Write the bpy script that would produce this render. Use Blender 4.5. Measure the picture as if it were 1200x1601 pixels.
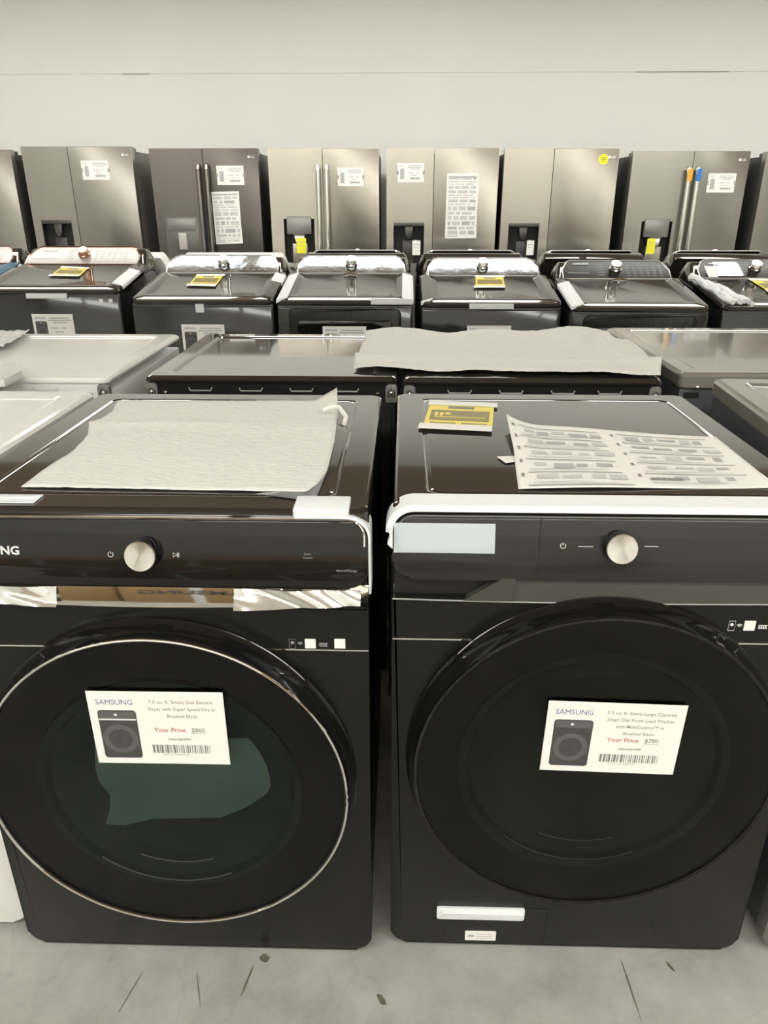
import bpy, bmesh, math, random
from mathutils import Vector, Matrix
random.seed(7)
S = bpy.context.scene
COL = S.collection
for o in list(bpy.data.objects): bpy.data.objects.remove(o)

# ------------------------------------------------------------------ camera
CH = 1.42; PITCH = math.radians(23.0); YAW = math.radians(1.5); FPX = 1150.0
cam = bpy.data.cameras.new('camera'); co = bpy.data.objects.new('camera', cam); COL.objects.link(co)
co.location = (0, 0, CH); co.rotation_euler = (math.pi/2 - PITCH, 0, YAW)
cam.sensor_fit = 'VERTICAL'; cam.sensor_height = 24.0; cam.lens = 24.0*FPX/1601; cam.clip_start = 0.02
S.camera = co
# ------------------------------------------------------------------ world, lamps, exposure
w = bpy.data.worlds.new('world'); S.world = w; w.use_nodes = True
w.node_tree.nodes['Background'].inputs[0].default_value = (1, .98, .93, 1)
w.node_tree.nodes['Background'].inputs[1].default_value = 0.6
S.view_settings.view_transform = 'Standard'; S.view_settings.look = 'None'
S.view_settings.exposure = 0.46; S.view_settings.gamma = 1.0
LAMP_STRENGTH = 9.5
LAMP_ROWS = [5.28, -0.9, -3.6]
CEIL = 3.17; WALLY = 7.5

# a measured photo point -> place on a vertical plane y or a level plane z
_F = Vector((-math.sin(YAW)*math.cos(PITCH), math.cos(YAW)*math.cos(PITCH), -math.sin(PITCH)))
_R = Vector((math.cos(YAW), math.sin(YAW), 0)); _U = _R.cross(_F)
def _ray(u, v): return _F + _R*((u-600)/FPX) - _U*((v-800.5)/FPX)
def aty(u, v, y): r = _ray(u, v); return Vector((0, 0, CH)) + r*(y/r.y)
def atz(u, v, z): r = _ray(u, v); return Vector((0, 0, CH)) + r*((z-CH)/r.z)

# ------------------------------------------------------------------ materials
MATS = {}
def mat(name, col, rough=.5, metal=0, coat=0, spec=.5, noise=0, nscale=40, bump=0, bscale=200, emit=0, aniso=0, stretch=(1,1,1), col2=None, rvar=0):
    m = bpy.data.materials.new(name); m.use_nodes = True; nt = m.node_tree; b = nt.nodes['Principled BSDF']
    c = (*col, 1); b.inputs['Base Color'].default_value = c
    b.inputs['Roughness'].default_value = rough; b.inputs['Metallic'].default_value = metal
    b.inputs['Coat Weight'].default_value = coat; b.inputs['Coat Roughness'].default_value = .04
    b.inputs['Specular IOR Level'].default_value = spec
    tc = nt.nodes.new('ShaderNodeTexCoord'); mp = nt.nodes.new('ShaderNodeMapping')
    mp.inputs['Scale'].default_value = stretch; nt.links.new(tc.outputs['Object'], mp.inputs['Vector'])
    n = nt.nodes.new('ShaderNodeTexNoise'); n.inputs['Scale'].default_value = nscale; n.inputs['Detail'].default_value = 5
    nt.links.new(mp.outputs[0], n.inputs['Vector'])
    if noise or col2:
        mx = nt.nodes.new('ShaderNodeMix'); mx.data_type = 'RGBA'
        c2 = (*col2, 1) if col2 else tuple(max(0, x*(1-noise)) for x in col)+(1,)
        mx.inputs[6].default_value = c; mx.inputs[7].default_value = c2
        nt.links.new(n.outputs['Fac'], mx.inputs[0]); nt.links.new(mx.outputs[2], b.inputs['Base Color'])
    if rvar:
        mr = nt.nodes.new('ShaderNodeMapRange'); mr.inputs[3].default_value = rough-rvar; mr.inputs[4].default_value = rough+rvar
        nt.links.new(n.outputs['Fac'], mr.inputs[0]); nt.links.new(mr.outputs[0], b.inputs['Roughness'])
    if bump:
        n2 = nt.nodes.new('ShaderNodeTexNoise'); n2.inputs['Scale'].default_value = bscale; n2.inputs['Detail'].default_value = 3
        nt.links.new(mp.outputs[0], n2.inputs['Vector'])
        bp = nt.nodes.new('ShaderNodeBump'); bp.inputs['Strength'].default_value = bump; bp.inputs['Distance'].default_value = .01
        nt.links.new(n2.outputs['Fac'], bp.inputs['Height']); nt.links.new(bp.outputs[0], b.inputs['Normal'])
    if emit:
        b.inputs['Emission Color'].default_value = c; b.inputs['Emission Strength'].default_value = emit
    if aniso:
        b.inputs['Anisotropic'].default_value = aniso
        t = nt.nodes.new('ShaderNodeTangent'); t.direction_type = 'RADIAL'; t.axis = 'Z'
        nt.links.new(t.outputs[0], b.inputs['Tangent'])
    MATS[name] = m
    return m
def glass(name, tint, rough=.02, ior=1.5):
    m = bpy.data.materials.new(name); m.use_nodes = True; nt = m.node_tree; nt.nodes.remove(nt.nodes['Principled BSDF'])
    tr = nt.nodes.new('ShaderNodeBsdfTransparent'); tr.inputs[0].default_value = (*tint, 1)
    gl = nt.nodes.new('ShaderNodeBsdfGlossy'); gl.inputs['Roughness'].default_value = rough
    fr = nt.nodes.new('ShaderNodeFresnel'); fr.inputs[0].default_value = ior
    mx = nt.nodes.new('ShaderNodeMixShader'); nt.links.new(fr.outputs[0], mx.inputs[0]); nt.links.new(tr.outputs[0], mx.inputs[1]); nt.links.new(gl.outputs[0], mx.inputs[2])
    nt.links.new(mx.outputs[0], nt.nodes['Material Output'].inputs[0]); MATS[name] = m; return m

K = mat('black_gloss', (.007,.007,.007), .05, spec=.5)
KTOP = mat('black_enamel', (.020,.018,.016), .05, coat=1.0, spec=.7, noise=.3, nscale=6)
KF = mat('brushed_black', (.009,.0095,.0085), .22, spec=.28, noise=.25, nscale=500, stretch=(1,1,.05), bump=.02, bscale=900)
KBODY = mat('black_cabinet', (.012,.012,.013), .3, noise=.2)
KMAT = mat('matte_black', (.008,.008,.008), .6)
KPAN = mat('soft_black_panel', (.022,.022,.021), .18, noise=.2, nscale=600)
CHROME = mat('chrome', (.86,.84,.80), .04, 1)
SATIN = mat('satin_metal', (.78,.76,.72), .28, 1, aniso=.85)
DIAL = mat('dial_metal', (.72,.70,.65), .3, 1, aniso=.9)
ROSE = mat('rose_metal', (.62,.36,.26), .2, 1)
DARKM = mat('dark_metal_trim', (.10,.10,.09), .3, .6)
BRKT = mat('grey_bracket', (.20,.20,.18), .45, .3, noise=.3)
WHT = mat('white_enamel', (.80,.80,.77), .18, coat=.3)
WHTS = mat('white_side', (.72,.72,.70), .35)
GRT = mat('champagne_grey_enamel', (.30,.285,.255), .12, .3, coat=.4)
GRS = mat('grey_blue_side', (.085,.092,.10), .35, .2, noise=.2)
FOAM = mat('foam_sheet', (.76,.76,.72), .8, bump=.5, bscale=160, stretch=(.35,1,1), noise=.08, nscale=90)
FSTRIP = mat('foam_strip', (.80,.82,.84), .5, noise=.1, nscale=60)
PAPER = mat('paper', (.84,.83,.79), .6, noise=.05)
PAPERG = mat('grey_print', (.42,.42,.42), .6)
PAPERL = mat('light_grey_print', (.66,.66,.65), .6, noise=.35, nscale=90)
PDARK = mat('dark_print', (.10,.10,.10), .6)
PTEXT = mat('text_print', (.22,.21,.20), .6)
PBLUE = mat('blue_print', (.10,.12,.32), .6)
PRED = mat('red_print', (.50,.16,.12), .6)
YEL = mat('yellow_paper', (.85,.70,.08), .5)
YEL2 = mat('bright_yellow', (.85,.80,.03), .5)
OLIVE = mat('dark_yellow_print', (.32,.25,.07), .5, noise=.5, nscale=70)
ORANGE = mat('orange_sticker', (.85,.38,.05), .5)
BLUE = mat('blue_sticker', (.03,.18,.55), .5)
BLUEF = mat('blue_film', (.06,.14,.22), .2)
WTXT = mat('white_lettering', (.72,.72,.70), .4)
GTXT = mat('grey_lettering', (.30,.30,.29), .4)
TAPE = mat('packing_tape', (.70,.74,.76), .25)
CARD = mat('cardboard', (.42,.28,.14), .8, noise=.25, nscale=14)
TINT = glass('tinted_glass', (.42,.44,.42), .02, 1.36)
GLINT = mat('painted_glint', (.75,.78,.75), .35, .3)  # pale colour standing in for glints on the door bowl's edges
FILMW = mat('shiny_film', (.70,.70,.67), .12, .75)
FILM = glass('clear_film', (.93,.94,.94), .2, 1.25)
TEAL = mat('drum_teal_reflection', (.05,.085,.075), .25, col2=(.02,.035,.03), nscale=5); TREFL = mat('reflection_teal', (.44,.66,.58), .3, noise=.35, nscale=9)  # both teals stand in for the reflection in the dryer's door bowl
DRUM = mat('drum_dark', (.06,.063,.06), .3, noise=.6, nscale=8)
HOSE = mat('grey_hose', (.35,.35,.33), .5)
def steel(name, col, r=.27):
    m = mat(name, col, r, .85, noise=.24, nscale=1.5, stretch=(3.0,3.0,.28), bump=.25, bscale=1.6)
    return m
ST1 = steel('stainless_warm', (.54,.505,.44)); ST2 = steel('stainless_dark', (.20,.18,.165), .3)
ST3 = steel('stainless_grey', (.43,.41,.37), .25)
FSIDE = mat('fridge_side', (.05,.05,.052), .4, noise=.3)
FSIDEG = mat('fridge_side_grey', (.16,.155,.145), .4)
DISPM = mat('dispenser_panel', (.27,.26,.25), .3, .5)
COPP = mat('rosy_film', (.50,.44,.41), .25, noise=.25, nscale=8)

# ------------------------------------------------------------------ mesh helpers
def B(): return bmesh.new()
def O(name, bm, m, parent=None, loc=None, mx=None, ang=35, label=None):
    if mx is not None: bmesh.ops.transform(bm, matrix=mx, verts=bm.verts)
    bmesh.ops.recalc_face_normals(bm, faces=bm.faces)
    me = bpy.data.meshes.new(name); bm.to_mesh(me); bm.free()
    me.polygons.foreach_set('use_smooth', [True]*len(me.polygons)); me.set_sharp_from_angle(angle=math.radians(ang))
    me.materials.append(m)
    o = bpy.data.objects.new(name, me); COL.objects.link(o)
    if parent: o.parent = parent
    if loc is not None: o.location = loc
    if label: o['label'] = label
    return o
def T(name, label, cat, loc=(0,0,0), rz=0, group=None):
    o = bpy.data.objects.new(name, None); COL.objects.link(o); o.location = loc; o.rotation_euler = (0,0,rz); o.empty_display_size = .1
    return tag(o, label, cat, group)
def tag(o, label, cat, group=None):
    o['label'] = label; o['category'] = cat
    if group: o['group'] = group
    return o
def ax(p, a, k):
    x, y = p
    return Vector({'x': (k, x, y), 'y': (x, k, y), 'z': (x, y, k)}[a])
def prism(bm, pts, a, k0, k1, bev=0, seg=2, both=False):
    v0 = [bm.verts.new(ax(p, a, k0)) for p in pts]; v1 = [bm.verts.new(ax(p, a, k1)) for p in pts]; n = len(pts)
    f0 = bm.faces.new(v0); f1 = bm.faces.new(v1[::-1])
    for i in range(n): bm.faces.new((v0[i], v1[i], v1[(i+1) % n], v0[(i+1) % n]))
    if bev:
        es = list(f0.edges) + (list(f1.edges) if both else [])
        bmesh.ops.bevel(bm, geom=es, offset=bev, segments=seg, affect='EDGES', profile=.5)
def rrect(x0, x1, z0, z1, r, n=5):
    if not isinstance(r, (tuple, list)): r = (r,)*4      # bl, br, tr, tl
    out = []
    for (cx, cz, sx, sz, a0, q) in ((x0, z0, 1, 1, 180, r[0]), (x1, z0, -1, 1, 270, r[1]), (x1, z1, -1, -1, 0, r[2]), (x0, z1, 1, -1, 90, r[3])):
        q = max(q, 1e-4)
        for i in range(n+1):
            a = math.radians(a0 + 90*i/n); out.append((cx+sx*q+q*math.cos(a), cz+sz*q+q*math.sin(a)))
    return out
def box(bm, x0, x1, y0, y1, z0, z1, bev=0):
    b = B(); prism(b, [(x0,y0),(x1,y0),(x1,y1),(x0,y1)], 'z', z0, z1)
    if bev: bmesh.ops.bevel(b, geom=list(b.edges), offset=bev, segments=2, affect='EDGES', profile=.5)
    join(bm, b)
def join(bm, b, mx=None):
    if mx is not None: bmesh.ops.transform(b, matrix=mx, verts=b.verts)
    me = bpy.data.meshes.new('t'); b.to_mesh(me); b.free(); bm.from_mesh(me); bpy.data.meshes.remove(me)
def loft(bm, loops, cap0=True, cap1=True, closed=True):
    vs = [[bm.verts.new(p) for p in l] for l in loops]; n = len(loops[0])
    for a, b in zip(vs, vs[1:]):
        for i in range(n if closed else n-1): bm.faces.new((a[i], a[(i+1) % n], b[(i+1) % n], b[i]))
    if cap0: bm.faces.new(vs[0][::-1])
    if cap1: bm.faces.new(vs[-1])
def lathe(bm, cx, cz, prof, n=96, cap=True):
    loops = [[Vector((cx+r*math.cos(2*math.pi*i/n), y, cz+r*math.sin(2*math.pi*i/n))) for i in range(n)] for r, y in prof]
    loft(bm, loops, False, cap)
def lathez(bm, prof, n=40, cap0=True, cap1=True):
    loft(bm, [[Vector((r*math.cos(2*math.pi*i/n), r*math.sin(2*math.pi*i/n), z)) for i in range(n)] for r, z in prof], cap0, cap1)
def tube(bm, pts, r, n=8, cap=True):
    pts = [Vector(p) for p in pts]; loops = []
    for i, p in enumerate(pts):
        t = (pts[min(i+1, len(pts)-1)] - pts[max(i-1, 0)]).normalized()
        s = t.cross(Vector((0,0,1)));
        if s.length < .05: s = t.cross(Vector((0,1,0)))
        s.normalize(); q = t.cross(s)
        loops.append([p + s*r*math.cos(2*math.pi*k/n) + q*r*math.sin(2*math.pi*k/n) for k in range(n)])
    loft(bm, loops, cap, cap)
def arc(cx, cz, r, a0, a1, n=8): return [(cx+r*math.cos(math.radians(a0+(a1-a0)*i/n)), cz+r*math.sin(math.radians(a0+(a1-a0)*i/n))) for i in range(n+1)]
def band(bm, path, t, y0, y1):       # strip following a path in x,z, thickened outwards (left of travel)
    P = [Vector((p[0], p[1])) for p in path]; Q = []
    for i, p in enumerate(P):
        d = (P[min(i+1, len(P)-1)] - P[max(i-1, 0)]).normalized(); Q.append(p + Vector((-d.y, d.x))*t)
    loft(bm, [[Vector((a.x, y0, a.y)), Vector((b.x, y0+.002, b.y)), Vector((b.x, y1, b.y)), Vector((a.x, y1, a.y))] for a, b in zip(P, Q)])
def frame(o, xa, ya):
    xa = Vector(xa).normalized(); ya = Vector(ya); za = xa.cross(ya).normalized(); ya = za.cross(xa)
    m = Matrix((xa, ya, za)).transposed().to_4x4(); m.translation = Vector(o); return m
FRONT = lambda x, y, z: frame((x, y, z), (1,0,0), (0,0,1))
_tc = {}
def tmesh(s, bold):
    if (s, bold) not in _tc:
        c = bpy.data.curves.new('t', 'FONT'); c.body = s; c.size = 1; c.resolution_u = 2; c.offset = bold; c.extrude = .004
        o = bpy.data.objects.new('t', c); COL.objects.link(o)
        dg = bpy.context.evaluated_depsgraph_get(); me = bpy.data.meshes.new_from_object(o.evaluated_get(dg))
        bpy.data.objects.remove(o); _tc[(s, bold)] = me
    return _tc[(s, bold)]
def text(bm, s, x, y, h, wd=None, z=.0004, bold=0, align='L', mx=None):
    """s with capital height h, lower left (or centre) at x,y; wd = wanted total width"""
    me = tmesh(s, bold); xs = [v.co.x for v in me.vertices]; a, b = min(xs), max(xs)
    k = h/.70; kx = (wd/(b-a)) if wd else k
    off = x - a*kx if align == 'L' else x - (a+b)/2*kx
    t = Matrix.Translation((off, y, z)) @ Matrix.Diagonal((kx, k, min(k, .06), 1))
    b2 = B(); b2.from_mesh(me); join(bm, b2, (mx @ t) if mx is not None else t)
def quad(bm, x0, x1, y0, y1, z=.0003, t=.0002):
    prism(bm, [(x0,y0),(x1,y0),(x1,y1),(x0,y1)], 'z', z, z+t)

# ------------------------------------------------------------------ the room
def struct(name, bm, m): o = O(name, bm, m); o['kind'] = 'structure'; return o
def concrete():
    m = mat('concrete', (.36,.355,.325), .55, noise=.0, nscale=3)
    nt = m.node_tree; b = nt.nodes['Principled BSDF']; tc = nt.nodes.new('ShaderNodeTexCoord')
    n1 = nt.nodes.new('ShaderNodeTexNoise'); n1.inputs['Scale'].default_value = 5; n1.inputs['Detail'].default_value = 9; n1.inputs['Roughness'].default_value = .65
    n2 = nt.nodes.new('ShaderNodeTexNoise'); n2.inputs['Scale'].default_value = 2.2; n2.inputs['Detail'].default_value = 4; n2.inputs['Distortion'].default_value = 1.6
    for n in (n1, n2): nt.links.new(tc.outputs['Object'], n.inputs['Vector'])
    r1 = nt.nodes.new('ShaderNodeValToRGB'); r1.color_ramp.elements[0].position = .3; r1.color_ramp.elements[0].color = (.27,.27,.245,1)
    r1.color_ramp.elements[1].position = .7; r1.color_ramp.elements[1].color = (.47,.46,.43,1)
    nt.links.new(n1.outputs[0], r1.inputs[0])
    r2 = nt.nodes.new('ShaderNodeValToRGB'); e = r2.color_ramp.elements; e[0].position = .485; e[0].color = (1,1,1,1); e[1].position = .515; e[1].color = (1,1,1,1)
    k = e.new(.5); k.color = (.62,.62,.6,1)
    nt.links.new(n2.outputs[0], r2.inputs[0])
    mx = nt.nodes.new('ShaderNodeMix'); mx.data_type = 'RGBA'; mx.blend_type = 'MULTIPLY'; mx.inputs[0].default_value = .18
    nt.links.new(r1.outputs[0], mx.inputs[6]); nt.links.new(r2.outputs[0], mx.inputs[7]); nt.links.new(mx.outputs[2], b.inputs['Base Color'])
    bp = nt.nodes.new('ShaderNodeBump'); bp.inputs['Strength'].default_value = .15; bp.inputs['Distance'].default_value = .005
    nt.links.new(n1.outputs[0], bp.inputs['Height']); nt.links.new(bp.outputs[0], b.inputs['Normal'])
    return m
CONC = concrete()
WALL = mat('cream_wall', (.77,.775,.735), .75, bump=.12, bscale=45, noise=.05, nscale=2)
CEILM = mat('tan_ceiling', (.46,.33,.22), .7, noise=.3, nscale=4)
b = B(); box(b, -8, 8, -5, 8, -.1, 0); struct('floor', b, CONC)
b = B(); box(b, -8, 8, -5, 8, CEIL, CEIL+.1); struct('ceiling', b, CEILM)
b = B(); box(b, -8, 8, WALLY, WALLY+.2, 0, 2.452); box(b, -8, 8, WALLY-.0015, WALLY+.2, 2.4535, CEIL); struct('wall_back', b, WALL)
b = B(); box(b, -8.2, -8, -5, 8, 0, CEIL); struct('wall_left', b, WALL)
b = B(); box(b, 8, 8.2, -5, 8, 0, CEIL); struct('wall_right', b, WALL)
b = B(); box(b, -8, 8, -5.2, -5, 0, CEIL); struct('wall_front', b, WALL)
b = B()
for (u0, u1, v) in ((995, 1140, 108), (190, 232, 114)):
    p = aty(u0, v, WALLY-.01); q = aty(u1, v, WALLY-.01); box(b, p.x, q.x, WALLY-.008, WALLY-.003, 2.449, 2.4545)
struct('trim_1', b, mat('seam_gap', (.30,.29,.27), .8))
LEM = mat('lamp_tube', (.98,.985,.93), .5, emit=LAMP_STRENGTH); LH = mat('lamp_housing', (.8,.8,.78), .4)
for j, y in enumerate(LAMP_ROWS):
    for i in range(5):
        x = -5.2 + i*2.6
        t = T('ceiling_lamp', 'long flat white lamp fixed under the tan ceiling', 'lamp', (x, y, CEIL), 0, 'strip lamps under the ceiling')
        b = B(); box(b, -1.2, 1.2, -.25, .25, -.05, -.012, .004); O('lamp_housing', b, LH, t)
        b = B(); box(b, -1.17, 1.17, -.24, .24, -.13, -.0505, .02); O('lamp_tube', b, LEM, t)
        b = B(); box(b, -.9, .9, -.03, .03, -.0115, 0); O('mounting_bar', b, DARKM, t)

# ------------------------------------------------------------------ price tags, labels, sheets
def barcode(bm, x0, x1, y0, y1, n=34):
    st = random.getstate(); random.seed(11); x = x0
    while x < x1:
        wd = (x1-x0)/n*random.choice((.4,.6,.9,1.4)); quad(bm, x, min(x+wd, x1), y0, y1); x += wd + (x1-x0)/n*random.choice((.35,.5,.8))
    random.setstate(st)
def price_tag(M, w, h, label, brand, pic, lines=None, price=None, was=None, group=None, name='price_tag'):
    """M: frame with origin at the card's lower left corner"""
    b = B(); prism(b, [(0,0),(w,0),(w,h),(0,h)], 'z', 0, .0004); o = O(name, b, PAPER); o.matrix_world = M
    tag(o, label, 'price tag', group)
    big = lines is not None
    b = B(); text(b, brand, .06*w, .82*h, .07*h if big else .085*h, (.27*w if brand == 'SAMSUNG' else .12*w), .0005, .0); O('printed_brand', b, PBLUE if brand == 'SAMSUNG' else PDARK, o)
    # the picture of the machine
    px0, px1, py0, py1 = .06*w, .345*w, .08*h, .745*h
    if pic == 'fridge': px0, px1, py0, py1 = .10*w, .26*w, .16*h, .72*h
    b = B(); prism(b, rrect(px0, px1, py0, py1, .04*h), 'z', .0004, .0007); pc = O('printed_picture', b, PAPERG if pic == 'fridge' else KPICT, o)
    if pic in ('dryer', 'washer'):
        b = B(); quad(b, px0+.01*w, px1-.01*w, py1-.11*h, py1-.015*h, .0008); O('printed_panel', b, PDARK, pc)
        cx, cy, r = (px0+px1)/2, (py0+py1)/2-.06*h, .19*h
        b = B(); prism(b, arc(cx, cy, r*1.05, 0, 354, 40), 'z', .0008, .001); O('printed_door', b, PDARK, pc)
        b = B(); prism(b, arc(cx, cy, r*.72, 0, 354, 40), 'z', .0010, .0012); O('printed_window', b, KPICT, pc)
        b = B()
        prism(b, arc(cx-.01*w, py1-.06*h, .018*h, 0, 340, 12), 'z', .001, .0012)
        if pic == 'dryer': quad(b, px0+.005*w, px1-.005*w, py1-.135*h, py1-.115*h, .0009)
        O('printed_trim', b, WTXT, pc)
    if big:
        b = B(); y = .84*h
        for s, k in lines:
            text(b, s, .685*w, y, .045*h, k*w, .0005, .006, 'C'); y -= .095*h
        text(b, was, .64*w, .335*h, .035*h, .17*w, .0005, .0, 'C'); quad(b, .56*w, .72*w, .348*h, .353*h, .0006)
        text(b, price, .79*w, .455*h, .055*h, .10*w, .0005, .01, 'C'); quad(b, .735*w, .845*w, .438*h, .443*h, .0006)
        text(b, '0007052688504', .60*w, .125*h, .018*h, .20*w, .0005, 0, 'C')
        O('printed_text', b, PTEXT, o)
        b = B(); text(b, 'Your Price', .46*w, .455*h, .055*h, .235*w, .0005, .02); O('printed_price_heading', b, PRED, o)
        b = B(); barcode(b, .43*w, .86*w, .155*h, .27*h); O('barcode', b, PTEXT, o)
    else:
        b = B()
        for y, a, c in ((.86,.42,.92), (.78,.38,.95), (.70,.50,.85)): quad(b, a*w, c*w, y*h-.022*h, y*h+.02*h)
        for y, a, c in ((.50,.42,.62), (.50,.70,.80), (.36,.52,.72)): quad(b, a*w, c*w, y*h-.02*h, y*h+.02*h)
        O('printed_text', b, PAPERG, o)
        b = B(); barcode(b, .48*w, .86*w, .15*h, .26*h, 14); O('barcode', b, PTEXT, o)
    return o
KPICT = mat('picture_print', (.075,.072,.072), .5, noise=.5, nscale=120)
def energy_label(pts, zf, label, tapes=True, detail=False):
    """yellow label lying on a surface; pts: world corners back-left, back-right, front-right, front-left"""
    c = sum(pts, Vector())/4
    def P(s, t, h=0):
        a = pts[0].lerp(pts[1], s); d = pts[3].lerp(pts[2], s); q = a.lerp(d, t) - c; q.z += h; return q
    def pl(name, s0, s1, t0, t1, h, m, parent):
        b = B(); loft(b, [[P(s0,t0,k), P(s1,t0,k), P(s1,t1,k), P(s0,t1,k)] for k in (h, h+.0008)]); return O(name, b, m, parent)
    o = pl('energy_label', 0, 1, 0, 1, .002, YEL, None); o.location = c
    tag(o, label, 'energy label')
    pl('printed_block', .06, .94, .30, .74, .0030, OLIVE, o)
    b = B(); me = [(.05,.95,.10,.16)]
    for s0,s1,t0,t1 in ((.30,.70,.10,.20), (.08,.46,.84,.87), (.54,.92,.84,.87), (.2,.4,.91,.95), (.62,.82,.91,.95)):
        loft(b, [[P(s0,t0,k), P(s1,t0,k), P(s1,t1,k), P(s0,t1,k)] for k in (.0030, .0036)])
    O('printed_text', b, PTEXT, o)
    if detail:
        b = B()
        for s0,s1,t0,t1 in ((.12,.17,.42,.56), (.20,.25,.42,.56), (.28,.36,.42,.50), (.12,.90,.60,.62)):
            loft(b, [[P(s0,t0,k), P(s1,t0,k), P(s1,t1,k), P(s0,t1,k)] for k in (.0038, .0044)])
        O('printed_figures', b, YEL, o)
    if tapes:
        for t0, t1, s0, s1 in ((-.13,.06,-.02,1.05), (.93,1.14,-.06,1.0)): pl('tape_strip', s0, s1, t0, t1, .0038, PAPER, o)
    return o
def sheet(name, left, right, m, label, cat, nu=50, nv=40, amp=.004, lift=0, thick=.0012, fn=None, base=None):
    """flexible sheet between two edge polylines (world points, back to front)"""
    def along(pl, t):
        L = [(b_-a_).length for a_, b_ in zip(pl, pl[1:])]; d = t*sum(L)
        for a_, b_, l in zip(pl, pl[1:], L):
            if d <= l or (a_, b_) == (pl[-2], pl[-1]): return a_.lerp(b_, min(1, d/l))
            d -= l
    from mathutils import noise
    rows = []; c = (left[0]+right[0]+left[-1]+right[-1])/4
    for j in range(nv+1):
        v = j/nv; A, Z = along(left, v), along(right, v); row = []
        for i in range(nu+1):
            u = i/nu; p = A.lerp(Z, u)
            q = fn(u, v) if fn else (0, 0, 0)
            p = p + Vector(q[:3] if len(q) > 2 else (0, 0, 0))
            p.z += lift + amp*(.5+.5*noise.noise(Vector((p.x*9, p.y*14, 3.1)))) + amp*.3*noise.noise(Vector((p.x*60, p.y*60, 0)))
            row.append(p-c)
        rows.append(row)
    b = B(); V = [[b.verts.new(p) for p in r] for r in rows]
    for j in range(nv):
        for i in range(nu): b.faces.new((V[j][i], V[j][i+1], V[j+1][i+1], V[j+1][i]))
    o = O(name, b, m, loc=c, ang=80); s = o.modifiers.new('thickness', 'SOLIDIFY'); s.thickness = thick; s.offset = 1
    tag(o, label, cat); return o, rows, c

def curve(t):
    t = max(0, t); return .12*t+1.4*min(t, .035)**2+.098*max(0, t-.035)
def cslope(t): return .12+2.8*min(max(t, 0), .035)
def zcuts(b, z0, z1, n=10):
    for i in range(1, n): bmesh.ops.bisect_plane(b, geom=list(b.verts)+list(b.edges)+list(b.faces), plane_co=(0,0,z0+(z1-z0)*i/n), plane_no=(0,0,1))
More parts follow.
